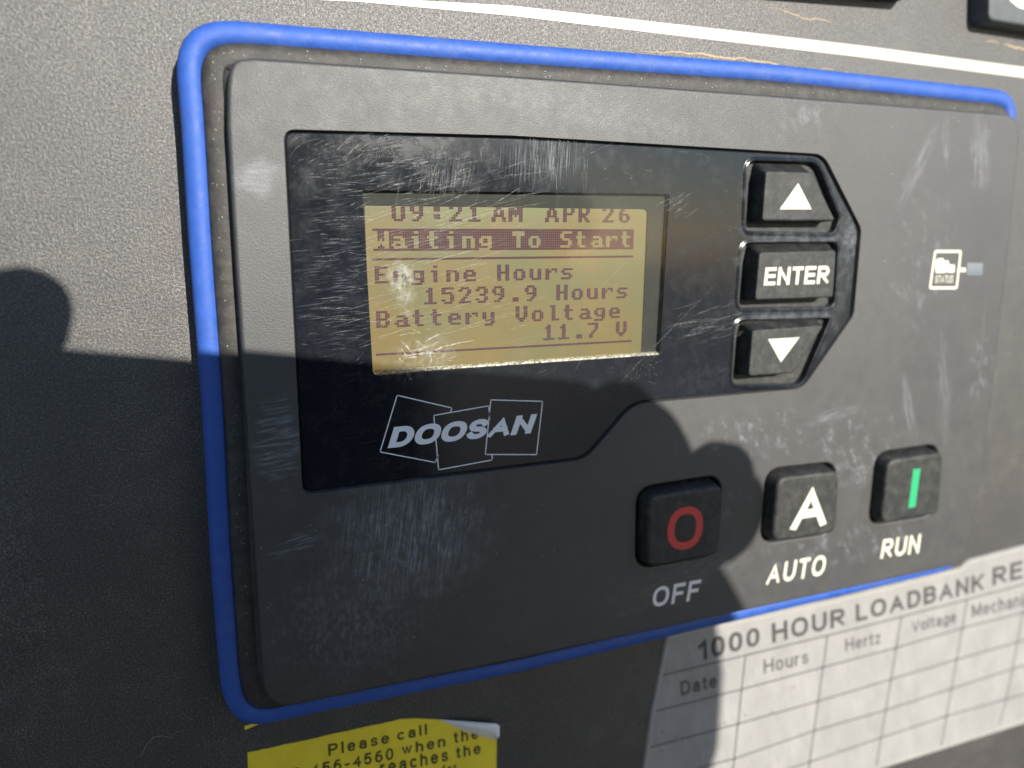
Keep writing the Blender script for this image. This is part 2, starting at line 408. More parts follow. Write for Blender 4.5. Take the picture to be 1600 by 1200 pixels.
def mat_rubber(name, base=(.015, .017, .017), dust=.22):
    m = M(name)
    g = m.noise(m.map((1, 1, 1)), 3.4, 3, .7); med = m.noise(m.map((1, 1, 1)), .35, 5, .8)
    f = m.math('MULTIPLY', m.rng(med, .38, .75), dust); f = m.math('ADD', f, m.math('MULTIPLY', m.rng(g, .6, .75), .18))
    m.set(Base_Color=m.mix(f, base, (.22, .215, .195)), Roughness=.55, Normal=m.bump(g, .16, .5))
    return m.m
def mat_blue():
    m = M('blue_rubber')
    med = m.noise(m.map((1, 1, 1)), .3, 5, .7); g = m.noise(m.map((1, 1, 1)), 2.2, 3, .7)
    gr = m.rng(m.pz(), 0, 1) if False else m.rng(g, .66, .74, 0, .5)
    c = m.mix(m.rng(med, .3, .75), (.020, .080, .36), (.028, .100, .42))
    c = m.mix(m.math('MULTIPLY', gr, m.rng(med, .45, .7)), c, (.25, .27, .3))
    c = m.mix(m.math('MULTIPLY', m.rng(m.noise(m.map((1, 1, 1)), .09, 5, .8), .5, .8), .45), c, (.10, .14, .30))
    m.set(Base_Color=c, Roughness=m.rng(med, .3, .7, .50, .66), Normal=m.bump(med, .18, .6)); return m.m
def mat_flange():
    m = M('dusty_flange')
    med = m.noise(m.map((1, 1, 1)), .35, 5, .75); g = m.noise(m.map((1, 1, 1)), 2.0, 4, .75)
    f = m.math('ADD', m.math('MULTIPLY', m.rng(med, .35, .8), .6), m.math('MULTIPLY', m.rng(g, .55, .75), .4))
    m.set(Base_Color=m.mix(f, (.026, .024, .023), (.10, .09, .078)), Roughness=.6, Normal=m.bump(g, .15, .5)); return m.m
def mat_lcd():
    m = M('lcd_background')
    a = m.noise(m.map((1, 1, 1)), .07, 2, .5); fine = m.noise(m.map((1, 1, 1)), 3.5, 2, .6)
    x, z = un(650, 330, 6)
    top = m.blob(x + 22, z + 3, 40, 7, 0, .9)
    c = m.mix(m.rng(a, .35, .65), (.31, .21, .05), (.23, .21, .07)); c = m.mix(m.math('MULTIPLY', top, .6), c, (.25, .31, .11))
    c = m.mix(m.math('MULTIPLY', m.rng(fine, .4, .7), .12), c, (.34, .31, .14))
    m.set(Base_Color=m.mix(.88, c, (.01, .01, .005)), Roughness=.5, Emission_Color=c, Emission_Strength=.47); return m.m
def mat_paper(name, col, crease=.0):
    m = M(name)
    a = m.noise(m.map((1, 1, 1), .3), .08, 4, .6); b = m.noise(m.map((.5, 1, .12), math.radians(12)), .35, 4, .7)
    c = m.mix(m.rng(a, .3, .7), tuple(q * .88 for q in col), col)
    c = m.mix(m.math('MULTIPLY', m.rng(m.noise(m.map((1, 1, 1)), .5, 5, .8), .58, .75), .4), c, tuple(q * .55 for q in col))
    c = m.mix(m.math('MULTIPLY', m.rng(m.noise(m.map((1, 1, .4), .3), .12, 5, .75), .45, .75), .4), c, tuple(q * .72 for q in col))
    m.set(Base_Color=c, Roughness=m.rng(b, .4, .65, .5, .28), Normal=m.bump(b, crease, .6)); return m.m

MC = mat_cabinet(); MF = mat_face(); MCV = mat_cover('display_cover_gloss'); MW = mat_cover('window_clear', True)
MB = mat_blue(); MFL = mat_flange(); MR = mat_rubber('button_rubber'); MRd = mat_rubber('button_rubber_worn', (.018, .018, .019), .2)
MDARK = plain('well_black', (.012, .012, .013), .6)
MWH = plain('print_cream', (.68, .66, .54), .5, var=.05); MSHD = plain('print_shaded', (.82, .81, .80), .5, var=.06)  # OFF gets a shaded copy of the cream print, cooler in tone
MRED = plain('print_red', (.62, .06, .05), .5, var=.08); MGRN = plain('print_green', (.02, .36, .15), .5, var=.08)
MLOGO = plain('print_silver', (.90, .90, .92), .4, var=.04)
MINK = plain('ink_black', (.06, .058, .058), .6, var=.3, scale=.8); MLINE = plain('ink_grey', (.085, .085, .087), .6, var=.4, scale=.5)

# ------------------------------------------------------------------ the setting: cabinet face and ground
def box_bm(x0, x1, y0, y1, z0, z1, bev=.01):
    bm = bmesh.new(); bmesh.ops.create_cube(bm, size=1)
    for v in bm.verts: v.co = Vector(((x0 + x1) / 2 + v.co.x * (x1 - x0), (y0 + y1) / 2 + v.co.y * (y1 - y0), (z0 + z1) / 2 + v.co.z * (z1 - z0)))
    bmesh.ops.bevel(bm, geom=bm.edges[:], offset=bev, segments=3, affect='EDGES'); return bm
cab = finish('cabinet_wall', box_bm(-.75, 1.05, 0, .7, -1.30, .55), MC, smooth=30); cab['kind'] = 'structure'
cab['label'] = 'black textured metal generator cabinet face behind the controller'
g = bmesh.new(); bmesh.ops.create_grid(g, x_segments=1, y_segments=1, size=30)
bmesh.ops.translate(g, verts=g.verts, vec=(0, 0, -1.30))
gr = finish('ground', g, plain('concrete_ground', (.05, .05, .055), .85, scale=.02), smooth=0); gr['kind'] = 'structure'

# white printed line across the top of the cabinet
bm = bmesh.new()
tl = [(470, -3), (550, 0), (800, 9), (1100, 43), (1350, 72), (1600, 105), (1760, 126)]
bl = [(470, 12), (550, 13), (800, 25), (1100, 61), (1350, 90), (1600, 122), (1760, 144)]
tl[0:2] = [(400, -22), (550, -5)]; bl[0:2] = [(400, -4), (560, 3)]
a = [bm.verts.new(V(*un(x, y, 0), .12)) for x, y in tl]; b = [bm.verts.new(V(*un(x, y, 0), .12)) for x, y in bl]
for i in range(len(a) - 1): bm.faces.new((a[i], b[i], b[i + 1], a[i + 1]))
finish('white_line', bm, plain('line_white', (.56, .54, .475), .5, var=.08, scale=.5), cab, 0)

# dried tan dirt tide marks
bm = bmesh.new()
for pts, wd in (([(985, 74), (1010, 82), (1050, 82), (1090, 84), (1125, 90), (1160, 92), (1200, 98), (1228, 104), (1250, 110), (1300, 107), (1312, 112)], .45), ([(1315, 112), (1330, 117), (1352, 121)], .3), ([(1180, 8), (1215, 14), (1240, 22), (1260, 30), (1285, 30), (1297, 36), (1300, 30)], .3), ([(1565, 68), (1580, 72), (1600, 77), (1625, 75)], .5), ([(1540, 64), (1555, 66), (1563, 72)], .3)):
    q = []
    for (x0, y0), (x1, y1) in zip(pts, pts[1:]):
        for k in range(5): t = k / 5; q.append(un(x0 + (x1 - x0) * t + R.uniform(-2, 2), y0 + (y1 - y0) * t + R.uniform(-1.6, 1.6), 0))
    stroke(bm, q, wd, .1)
dl = finish('dirt_line', bm, plain('dried_dirt', (.42, .33, .22), .9, var=.3), cab, 0)
bm = bmesh.new()
for pts, wd in (([(208, 1190), (212, 1183), (220, 1181), (228, 1165), (240, 1152), (255, 1150), (268, 1152), (278, 1143), (298, 1139)], .16),):
    stroke(bm, [un(x + R.uniform(-1, 1), y + R.uniform(-1, 1), 0) for x, y in pts for _ in (0, 1)], wd, .1)
for _ in range(46):
    cx, cz = R.choice([(190, 640, 40, 30), (262, 860, 16, 70), (110, 940, 30, 40), (250, 700, 80, 90)])[:2], 0
    c, rx, ry = (cx[0], cx[1]), 35, 45
    x, y = R.gauss(c[0], rx * .6), R.gauss(c[1], ry * .6)
    x = min(x, 285)
    L = R.uniform(2, 9); a = R.choice([R.gauss(.3, .3), R.gauss(1.5, .2)])
    stroke(bm, [un(x + L * t * math.cos(a), y + L * t * math.sin(a) + R.uniform(-.4, .4), 0) for t in (0, .4, .7, 1)], R.uniform(.03, .10), .1)
finish('scuff_marks', bm, plain('scuff_pale', (.22, .22, .22), .6), cab, 0)['kind'] = 'stuff'

# ghost of an eight-sided sticker at the left edge
oc = U([(-60, 680), (0, 725), (42, 755), (60, 850), (74, 940), (72, 1005), (0, 1085), (-60, 1120)], 0)
finish('sticker_residue', slab([(oc, 0.0), (oc, .04), (inset(oc, .25), .07)]), MC, cab, 20, 'dark eight-sided patch of old sticker at the left')

# ------------------------------------------------------------------ controller
ctl = thing('generator_controller', 'black flush mounted generator controller with blue gasket, lit screen and push buttons', 'control panel', (.1, 0, -.03))
DF, DC, DL = 12.0, 11.2, 9.6
KL = (H - DL) / (H - 6.0)      # screen sizes below were taken 6 mm off the cabinet
face = U([(355, 93), (400, 90), (800, 118), (1200, 148), (1597, 180), (1576, 400), (1552, 600), (1534, 750), (1512, 880), (1150, 958), (800, 1033), (414, 1113), (400, 900), (384, 650), (369, 430), (355, 200)], DF)
print('FACE', [(round(a, 1), round(b, 1)) for a, b in face])
face = rpoly(face, [6, 0, 0, 0, 6, 0, 0, 0, 7, 0, 0, 7, 0, 0, 0, 0])
# blue gasket centre line
GD = 6.0
gk = U([(300, 56), (400, 56), (800, 87), (1200, 116), (1570, 155)], GD)
gl_ = U([(348, 1130), (348, 880), (334, 620), (315, 375), (302, 160)], GD)
gb = U([(1480, 880), (1150, 956), (800, 1037), (440, 1108)], GD)
xr = 207.3
gpts = [(gl_[-1][0] - .6, gk[1][1] + .0)] + gk[1:] + [(xr - .8, gk[-1][1] - .6), (xr, 10), (xr, -40), (xr - .8, gb[0][1] - .4)] + gb[:-1] + [gb[-1], (gl_[1][0] - .2, gb[-1][1] - 1.2)] + gl_[1:]
print('GK', [(round(a, 1), round(b, 1)) for a, b in gpts])
grad = [13] + [0] * 4 + [9, 0, 0, 9] + [0, 0, 0, 0, 12] + [0] * 4
gout = rpoly(gpts, grad, 12)
def resample(p, n, it=3):
    P = [Vector((a, b, 0)) for a, b in p]; P.append(P[0].copy())
    Ls = [0]
    for a, b in zip(P, P[1:]): Ls.append(Ls[-1] + (b - a).length)
    out = []; j = 0
    for i in range(n):
        t = Ls[-1] * i / n
        while Ls[j + 1] < t: j += 1
        k = (t - Ls[j]) / max(1e-9, Ls[j + 1] - Ls[j]); q = P[j].lerp(P[j + 1], k); out.append(q)
    for _ in range(it): out = [(out[i - 1] + out[i] * 2 + out[(i + 1) % n]) / 4 for i in range(n)]
    return [(q.x, q.y) for q in out]
gs = resample(gout, 360, 6)
bm = bmesh.new(); tube(bm, gs, 2.38, GD, 16, .8); finish('gasket', bm, MB, ctl, 60, 'glossy royal blue rubber gasket')
s = 1 if area(gs) > 0 else -1
fl = resample(inset(gs, 1.6), 360, 2)
fr = [(inset(fl, -2.2), 0.0), (inset(fl, -2.2), 5.6), (fl, 6.0), (inset(fl, .15), 7.6), (inset(fl, .8), 8.3), (inset(fl, 1.8), 8.6), (inset(fl, 3.0), 8.7), (inset(fl, 3.9), 8.6), (inset(fl, 4.4), 9.3), (inset(fl, 6.5), 9.6), (inset(fl, 6.7), 3.0)]
finish('flange', slab(fr), MFL, ctl, 60)

P2 = lambda pts, r, d=DC: rpoly(U(pts, d), r)
cover = P2([(443, 202), (800, 212), (1287, 241), (1346, 357), (1334, 492), (1254, 607), (990, 631), (915, 718), (473, 773)], [2.2, 0, 3, 1.5, 1.5, 3, 4, 3, 2.2], DF)
W_UP = P2([(1167, 251), (1277, 254), (1311, 340), (1303, 364), (1163, 361)], [3, 2.5, 1, 1.5, 2])
W_EN = P2([(1159, 380), (1309, 378), (1303, 480), (1152, 482)], [3, 2, 2.5, 2.5])
W_DN = P2([(1149, 501), (1297, 497), (1252, 601), (1143, 602)], [3, 1, 2.5, 2.5])
win = P2([(566, 297), (1046, 303), (1031, 554), (583, 587)], [.5, .5, .3, 1.2])
B_OFF = rpoly(U([(1013, 776), (1131, 757), (1123, 868), (1011, 888)], 15), 3)
B_A = rpoly(U([(1216, 746), (1313, 735), (1307, 833), (1207, 848)], 15), 3)
B_RUN = rpoly(U([(1388, 719), (1475, 706), (1468, 804), (1377, 819)], 15), 3)
holes = [[(inset(cover, -.12), DF), (inset(cover, -.06), DF), (cover, DF - .1), (cover, DF - .9), (inset(cover, .3), DC - .6)]]
for b_ in (B_OFF, B_A, B_RUN):
    o_ = inset(b_, -1.35)
    holes.append([(inset(o_, -.6), DF), (inset(o_, -.5), DF), (inset(o_, -.35), DF - .1), (inset(o_, -.1), DF - .35), (o_, DF - .8), (o_, 8.0)])
finish('faceplate', slab(edged(face, 3.2, DF, .8, 5, .2), holes), MF, ctl, 40, 'worn dark grey plastic faceplate')
for b_ in (B_OFF, B_A, B_RUN):
    finish('button_well', sheet(inset(b_, -1.45), 8.0), MDARK, ctl, 0)

# glossy cover, wells with soft raised rims
ci = inset(cover, .28)
hl = []
for wl in (W_UP, W_EN, W_DN):
    hl.append([(inset(wl, -1.12), DC), (inset(wl, -1.0), DC), (inset(wl, -.7), DC + .22), (inset(wl, -.35), DC + .28), (inset(wl, -.05), DC + .1), (wl, DC - .4), (inset(wl, .15), 9.5)])
hl.append([(win, DC), (win, DC - .35)])
cv = finish('display_cover', slab([(ci, 9.2), (ci, DC - .3), (inset(ci, .3), DC), (inset(ci, .36), DC)], hl), MCV, ctl, 40, 'scratched glossy black display cover')
for wl in (W_UP, W_EN, W_DN):
    finish('well_floor', sheet(inset(wl, .1), 9.5), MR, cv, 0)
finish('window_pane', sheet(inset(win, .002), DC - .12), MW, cv, 0, 'scratched clear window over the lit screen')
# recess walls under the window
wi = inset(win, .0)
bm = bmesh.new(); A = ring(bm, wi, DC - .35); B = ring(bm, inset(win, -.1), DL); bridge(bm, A, B)
finish('screen_recess', bm, plain('recess_dark', (.010, .012, .012), .5), ctl, 30)
bm = bmesh.new()
p0, p1 = un(586, 585, DC), un(1030, 554.5, DC)
q0, q1 = (p0[0], p0[1] + .1), (p1[0], p1[1] + .1)
N_ = 90; top = []; bot = []
for i in range(N_ + 1):
    t = i / N_; x = p0[0] + (p1[0] - p0[0]) * t; z = p0[1] + (p1[1] - p0[1]) * t
    r = [(0.0, DC - .15), (.10, DC - .02), (.38 + R.uniform(-.08, .08), DC - .3), (.58 + R.uniform(-.10, .10), DC - 1.0), (.62, DL + .2)]
    top.append([bm.verts.new(V(x, z + a + R.uniform(-.03, .03), d_)) for a, d_ in r])
for a_, b_ in zip(top, top[1:]):
    for k in range(4): bm.faces.new((a_[k], a_[k + 1], b_[k + 1], b_[k]))
m = M('lip_glint'); n1 = m.noise(m.map((1, 1, 1)), 1.6, 4, .8)
m.set(Base_Color=m.mix(m.rng(n1, .4, .6), (.16, .15, .12), (.80, .78, .70)), Roughness=.4)  # pale flecks paint in the sun glinting along the lower window edge
finish('recess_lip', bm, m.m, ctl, 20, 'lower lip of the screen window, its sun glint painted in pale flecks')

# screen
lc = thing
scr = rpoly([(a * KL, b * KL) for a, b in ((25.6, 6.1), (92.0, 6.1), (91.7, -30.2), (25.6, -30.2))], [.6, 1.2, .5, .8])
lcd = finish('lcd_screen', sheet(scr, DL), mat_lcd(), ctl, 0, 'yellow green backlit liquid crystal screen')
big = rpoly([(20, 10), (99, 10), (99, -32), (20, -32)], 1)
finish('screen_bezel', slab([(big, DL - 2.6), (big, DL + .1), (inset(big, .1), DL + .2)], [[(inset(scr, -.05), DL + .2), (scr, DL - .1)]]), plain('bezel_green_black', (.010, .014, .012), .7, var=.3, scale=.3), ctl, 30)

G = {
 '0': ".####..|##..##.|##..##.|##..##.|##..##.|##..##.|.####..", '1': "..##...|.###...|..##...|..##...|..##...|..##...|######.",
 '2': ".####..|##..##.|....##.|...##..|..##...|.##....|######.", '3': ".####..|##..##.|....##.|..###..|....##.|##..##.|.####..",
 '5': "######.|##.....|#####..|....##.|....##.|##..##.|.####..", '6': "..###..|.##....|##.....|#####..|##..##.|##..##.|.####..",
 '7': "######.|....##.|....##.|...##..|..##...|.##....|.##....", '9': ".####..|##..##.|##..##.|.#####.|....##.|...##..|.###...",
 ':': "......|..###.|..###.|......|..###.|..###.|......", '.': ".......|.......|.......|.......|.......|..###..|..###..",
 'A': "..###..|..###..|.##.##.|.##.##.|.#####.|##...##|##...##", 'M': "##...##|###.###|#######|#######|##.#.##|##...##|##...##",
 'P': "#####..|##..##.|##..##.|#####..|##.....|##.....|##.....", 'R': "#####..|##..##.|##..##.|#####..|####...|##.##..|##..##.",
 'W': "##...##|##...##|##...##|##.#.##|#######|###.###|##...##", 'T': "######.|######.|..##...|..##...|..##...|..##...|..##...",
 'S': ".#####.|##.....|##.....|.####..|....##.|....##.|#####..", 'E': "######.|##.....|##.....|#####..|##.....|##.....|######.",
 'H': "##..##.|##..##.|##..##.|######.|##..##.|##..##.|##..##.", 'B': "#####..|##..##.|##..##.|#####..|##..##.|##..##.|#####..",
 'V': "##..##.|##..##.|##..##.|##..##.|##..##.|.####..|..##...", 'a': ".......|.......|.####..|....##.|.#####.|##..##.|.######",
 'i': "..##...|.......|.###...|..##...|..##...|..##...|..##...", 't': ".##....|.##....|#####..|.##....|.##....|.##....|..###..",
 'n': ".......|.......|#####..|##..##.|##..##.|##..##.|##..##.", 'g': ".......|.......|.#####.|##..##.|##..##.|.#####.|....##.|#####..",
 'o': ".......|.......|.####..|##..##.|##..##.|##..##.|.####..", 'r': ".......|.......|##.###.|###..#.|##.....|##.....|##.....",
 'e': ".......|.......|.####..|##..##.|######.|##.....|.#####.", 'u': ".......|.......|##..##.|##..##.|##..##.|##..##.|.#####.",
 's': ".......|.......|.#####.|##.....|.####..|....##.|#####..", 'y': ".......|.......|##..##.|##..##.|##..##.|.#####.|....##.|.####..",
 'l': ".###...|..##...|..##...|..##...|..##...|..##...|..####."}
bm = bmesh.new(); PW, PH = .485, .518
def dot(x, z):
    if z + PH > 6.2: return
    x *= KL; z *= KL; a_ = PW * .84 * KL; b_ = PH * .88 * KL
    quad(bm, (x, z), (x + a_, z), (x + a_, z + b_), (x, z + b_), DL + .12)
def glyph(ch, x, zb):
    for r, row in enumerate(G[ch].split('|')):
        for c, k in enumerate(row):
            if k == '#': dot(x + c * PW, zb + (6 - r) * PH)
zx = lambda X_, Y_: un(550 + X_ / 3.2, 290 + Y_ / 3.2, 6.3)[0]
for ch, X_ in zip('09:21AMAPR26', (200, 292, 388, 488, 582, 700, 785, 968, 1058, 1135, 1255, 1338)): glyph(ch, zx(X_, 150), 3.0)
for txt, xa, ib, xb, zb, yy in (('Engine Hours', 115, 11, 1048, -9.9, 440), ('15239.9 Hours', 362, 12, 1325, -14.68, 545), ('Battery Voltage', 122, 14, 1288, -19.35, 660), ('11.7 V', 958, 5, 1322, -23.85, 730)):
    a, b = zx(xa, yy), zx(xb, yy)
    for i, ch in enumerate(txt):
        if ch != ' ': glyph(ch, a + (b - a) * i / ib, zb)
bx0 = 27.1; nb = 127
txt = 'Waiting To Start'; on = set()
for i, ch in enumerate(txt):
    if ch == ' ': continue
    for r, row in enumerate(G[ch].split('|')):
        for c, k in enumerate(row):
            if k == '#': on.add((i * 8 + c, r))
for c in range(nb):
    for r in range(-1, 8):
        if (c, r) not in on: dot(bx0 + c * PW, -3.15 + (7 - r) * PH)
for c in range(nb + 1): dot(26.75 + c * PW, -5.1); dot(26.9 + c * PW, -25.35)
m = M('lcd_ink'); m.set(Base_Color=m.mix(m.noise(m.map((1, 1, 1)), .08, 2), (.030, .012, .026), (.045, .020, .018)), Roughness=.6)
m.set(Emission_Color=(.055, .022, .045), Emission_Strength=.8); m.b.inputs['Specular IOR Level'].default_value = .2
finish('lcd_characters', bm, m.m, lcd, 0)['kind'] = 'stuff'

# cover print
lg = bmesh.new(); T3 = lambda pts: U(Q(pts, 4, 570, 590), DC)
def seg(bm_, a, b, wd=.2, d=DC + .04): line(bm_, a, b, wd, d)
for pa in (((545, 190), (202, 110), (95, 464), (440, 530), (458, 488)), ((545, 190), (536, 212)),
           ((780, 262), (774, 176), (431, 236), (461, 576), (797, 514), (795, 484)), ((787, 139), (1111, 148), (1073, 481), (753, 480), (787, 139))):
    q = T3(pa)
    for a, b in zip(q, q[1:]): seg(lg, a, b, .24)
q = T3([(183, 308), (1078, 226), (1036, 347), (142, 441)])
letters(lg, 'DOOSAN', q, DC, t=.25, space=.05, thick=.07)
finish('logo', lg, MLOGO, cv, 0, 'silver company name in slanted capitals over three tilted squares')

# scratches: thin bright hairlines cut in the cover and its window
sb = bmesh.new(); DS = DC + .03
def hair(px, py, ang, Lpx, wd, bend=.1, b=sb):
    pts = []
    n_ = 6; a = math.radians(ang)
    for k in range(n_):
        t = k / (n_ - 1) - .5
        pts.append(un(px + Lpx * t * math.cos(a) - bend * Lpx * (t * t * 4 - 1) * math.sin(a) * .25, py + Lpx * t * math.sin(a) + bend * Lpx * (t * t * 4 - 1) * math.cos(a) * .25, DC))
    stroke(b, pts, wd, DS + R.uniform(0, .02))
for _ in range(110): hair(R.gauss(530, 32), R.uniform(240, 548), R.gauss(-2, 4), R.uniform(8, 38), R.uniform(.04, .11))
for _ in range(70): hair(R.gauss(645, 45), R.gauss(268, 34), R.gauss(-14, 8), R.uniform(12, 50), R.uniform(.04, .12), R.uniform(-.3, .3))
for _ in range(60): hair(R.gauss(858, 36), R.gauss(250, 18), R.gauss(90, 3), R.uniform(14, 80), R.uniform(.035, .08), .02)
for _ in range(40): hair(R.gauss(695, 30), R.gauss(276, 16), R.gauss(101, 3), R.uniform(20, 45), R.uniform(.04, .09), .05)
for _ in range(110): hair(R.uniform(560, 830), R.uniform(240, 540), R.gauss(-17, 5), R.uniform(20, 110), R.uniform(.035, .08), R.uniform(-.15, .15))
for _ in range(30): hair(R.uniform(460, 600), R.uniform(210, 260), R.gauss(-25, 10), R.uniform(15, 60), R.uniform(.035, .08), R.uniform(.2, .6))
for _ in range(26): hair(R.uniform(600, 760), R.uniform(320, 520), R.gauss(-18, 3), R.uniform(60, 150), R.uniform(.05, .10), .1)
for _ in range(34): hair(R.uniform(1065, 1165), R.gauss(508, 13), R.gauss(-18, 7), R.uniform(15, 60), R.uniform(.04, .10), R.uniform(-.2, .2))
for _ in range(18): hair(R.gauss(1055, 12), R.gauss(322, 10), R.gauss(-35, 8), R.uniform(10, 32), R.uniform(.05, .11))
for _ in range(70): hair(R.uniform(470, 1150), R.uniform(220, 600), R.uniform(-60, 20), R.uniform(6, 26), R.uniform(.03, .07), R.uniform(-.5, .5))
for _ in range(22): hair(R.uniform(480, 640), R.uniform(580, 740), R.gauss(-30, 20), R.uniform(15, 60), R.uniform(.02, .04), R.uniform(-.2, .4))
hair(1035, 530, -46, 250, .09, .02); hair(905, 252, -27, 150, .07, .1); hair(790, 308, -33, 60, .13, .05); hair(960, 430, -44, 130, .06, .05); hair(735, 355, -18, 210, .07, .2)
for _ in range(170):      # specks of grit
    x, y = R.uniform(460, 1330), R.uniform(225, 600)
    if R.random() < .45: x, y = R.gauss(1000, 22), R.gauss(575, 10)
    if not (455 < x < 1300): continue
    r = R.uniform(.04, .14); c = un(x, y, DC)
    f = sb.faces.new([sb.verts.new(V(c[0] + r * math.cos(q) * R.uniform(.6, 1.2), c[1] + r * math.sin(q) * R.uniform(.6, 1.2), DS)) for q in (0, 1.25, 2.5, 3.8, 5.0)])
    f.normal_update()
    if f.normal.y > 0: f.normal_flip()
finish('scratches', sb, mat_scratch('scratch_bright', .28), cv, 0)['kind'] = 'stuff'
# scraped star-shaped gouges low on the window
gb_ = bmesh.new(); S6 = lambda p: Q(p, 6.667, 560, 430)
for pts, wd in (([(400, 850), (560, 830), (760, 790), (900, 740), (1080, 700), (1310, 660)], .5), ([(520, 790), (640, 770), (780, 720), (860, 680)], .35), ([(600, 740), (700, 690), (820, 620), (955, 598)], .32),
                ([(440, 680), (520, 760), (580, 830)], .3), ([(430, 740), (480, 810), (520, 880)], .32), ([(400, 820), (440, 880), (520, 950)], .3), ([(540, 650), (640, 700), (690, 740), (640, 790), (540, 810)], .28),
                ([(560, 560), (640, 600), (600, 570)], .25), ([(480, 940), (450, 1010), (440, 1060)], .28), ([(500, 1000), (540, 1080), (580, 1110)], .22), ([(740, 800), (760, 870), (750, 930)], .3), ([(850, 870), (900, 820), (880, 850)], .2), ([(880, 900), (960, 860), (1030, 840)], .25), ([(660, 900), (680, 950), (670, 990)], .22),
                ([(380, 640), (460, 620), (560, 600), (700, 610)], .2), ([(640, 830), (720, 800), (800, 810), (860, 790)], .6), ([(470, 870), (600, 850), (650, 840)], .4), ([(550, 620), (620, 590)], .2), ([(680, 575), (770, 545)], .16), ([(930, 890), (1000, 880)], .16), ([(545, 1060), (575, 1110)], .2), ([(470, 1060), (500, 1120)], .2)):
    q = S6(pts); r_ = []
    for (x0, y0), (x1, y1) in zip(q, q[1:]):
        for k in range(5): t = k / 5; r_.append(un(x0 + (x1 - x0) * t + R.uniform(-.6, .6), y0 + (y1 - y0) * t + R.uniform(-.6, .6), DC))
    stroke(gb_, r_, wd * .8, DC + .06)
finish('gouges', gb_, mat_scratch('gouge_pale', .42), cv, 0, 'pale scraped gouges low on the screen window')['kind'] = 'stuff'

# ------------------------------------------------------------------ buttons
def key(poly, label):
    """wedge key: its upper flank slopes out towards the cover"""
    zm = max(z for x, z in poly); zl = min(z for x, z in poly)
    ob_ = inset(poly, -.45)
    base = [(x, z + 1.9 * max(0, (z - zl) / (zm - zl) - .35) / .65) for x, z in ob_]
    r = edged(poly, 9.0, DB, .4, 4, 0)
    r[0] = (base, 9.5)
    return finish('push_button', slab([(base, 9.3)] + r), MR, ctl, 40, label)
def button(poly, d0, d1, draft, mat, label, r=1.0):
    return finish('push_button', slab(edged(poly, d0, d1, r, 4, draft)), mat, ctl, 40, label)
DB = 14.3
fp = lambda pts, r: rpoly(U(pts, DB), r)
b = key(fp([(1197, 267), (1269, 269), (1306, 345), (1191, 345)], 1.0), 'black push button with a cream triangle pointing up')
t = sheet(U([(1247, 286), (1268, 327), (1218, 327)], DB), DB + .05); finish('arrow_print', t, MWH, b, 0)
b = key(fp([(1187, 394), (1307, 391), (1302, 465), (1180, 469)], 1.0), 'wide black push button reading ENTER')
t = bmesh.new(); letters(t, 'ENTER', U([(1196, 418), (1297, 415), (1294, 443), (1193, 446)], DB), DB, .20, .12); finish('lettering', t, MWH, b, 0)
b = key(fp([(1176, 516), (1288, 508), (1240, 583), (1170, 588)], 1.0), 'black push button with a cream triangle pointing down')
t = sheet(U([(1200, 530), (1249, 527), (1220, 566)], DB), DB + .05); finish('arrow_print', t, MWH, b, 0)
b = button(B_OFF, 8.2, 15, 1.1, MRd, 'black push button with a red ring'); t = bmesh.new()
letters(t, 'O', U([(1046, 794), (1101, 789), (1095, 856), (1040, 861)], 15), 15, .17); finish('lettering', t, MRED, b, 0)
b = button(B_A, 8.2, 15, 1.1, MR, 'black push button with a cream letter A'); t = bmesh.new()
letters(t, 'A', U([(1241, 764), (1298, 756), (1291, 821), (1233, 830)], 15), 15, .20); finish('lettering', t, MWH, b, 0)
b = button(B_RUN, 8.2, 15, 1.1, MR, 'black push button with a green upright bar'); t = bmesh.new()
quad(t, *U([(1427, 733), (1438, 732), (1430, 792), (1419, 794)], 15), 15.05); finish('bar_print', t, MGRN, b, 0)
for s_, q in (('OFF', [(1022, 918), (1096, 905), (1090, 937), (1018, 949)]), ('AUTO', [(1201, 882), (1292, 866), (1287, 898), (1196, 914)]), ('RUN', [(1380, 843), (1439, 834), (1435, 864), (1375, 873)])):
    t = bmesh.new(); letters(t, s_, U(q, DF), DF, .18, .19, .06); finish('lettering', t, MSHD if s_ == 'OFF' else MWH, ctl, 0, 'cream word %s printed under its button' % s_ if s_ != 'OFF' else 'cream word OFF, toned for shade, printed under the red ring button')

# status symbol with its lamp
t = bmesh.new(); C7 = lambda p: U(Q(p, 8, 1400, 350), DF)
o7 = rpoly(C7([(478, 325), (822, 325), (765, 815), (408, 815)]), .9, 5)
slab([(o7, DF + .02), (o7, DF + .06)], [[(inset(o7, .72), DF + .06), (inset(o7, .72), DF + .02)]], t)
sheet(C7([(500, 445), (540, 428), (590, 430), (600, 462), (650, 455), (668, 510), (735, 508), (728, 608), (655, 606), (625, 598), (600, 612), (495, 610), (488, 520)]), DF + .06, t)
quad(t, *C7([(770, 545), (872, 548), (868, 600), (765, 596)]), DF + .05)
letters(t, 'STATUS', C7([(492, 645), (716, 640), (706, 735), (482, 738)]), DF, .15, .14, .06)
finish('status_symbol', t, MWH, ctl, 0, 'small cream framed engine symbol with the word STATUS')
lp = rpoly(C7([(888, 485), (1088, 488), (1075, 645), (878, 645)]), .5, 4)
finish('status_lamp', slab([(lp, DF), (lp, DF + .08), (inset(lp, .15), DF + .15)]), plain('lamp_lens', (.17, .19, .21), .35, var=.1), ctl, 30, 'unlit square grey indicator lens')
# faint moulded line down the right of the faceplate
t = bmesh.new(); stroke(t, [un(x, y, DF) for x, y in ((1540, 465), (1536, 520), (1530, 600))], .25, DF + .04)
finish('mould_line', t, plain('mould_pale', (.16, .16, .15), .5), ctl, 0)

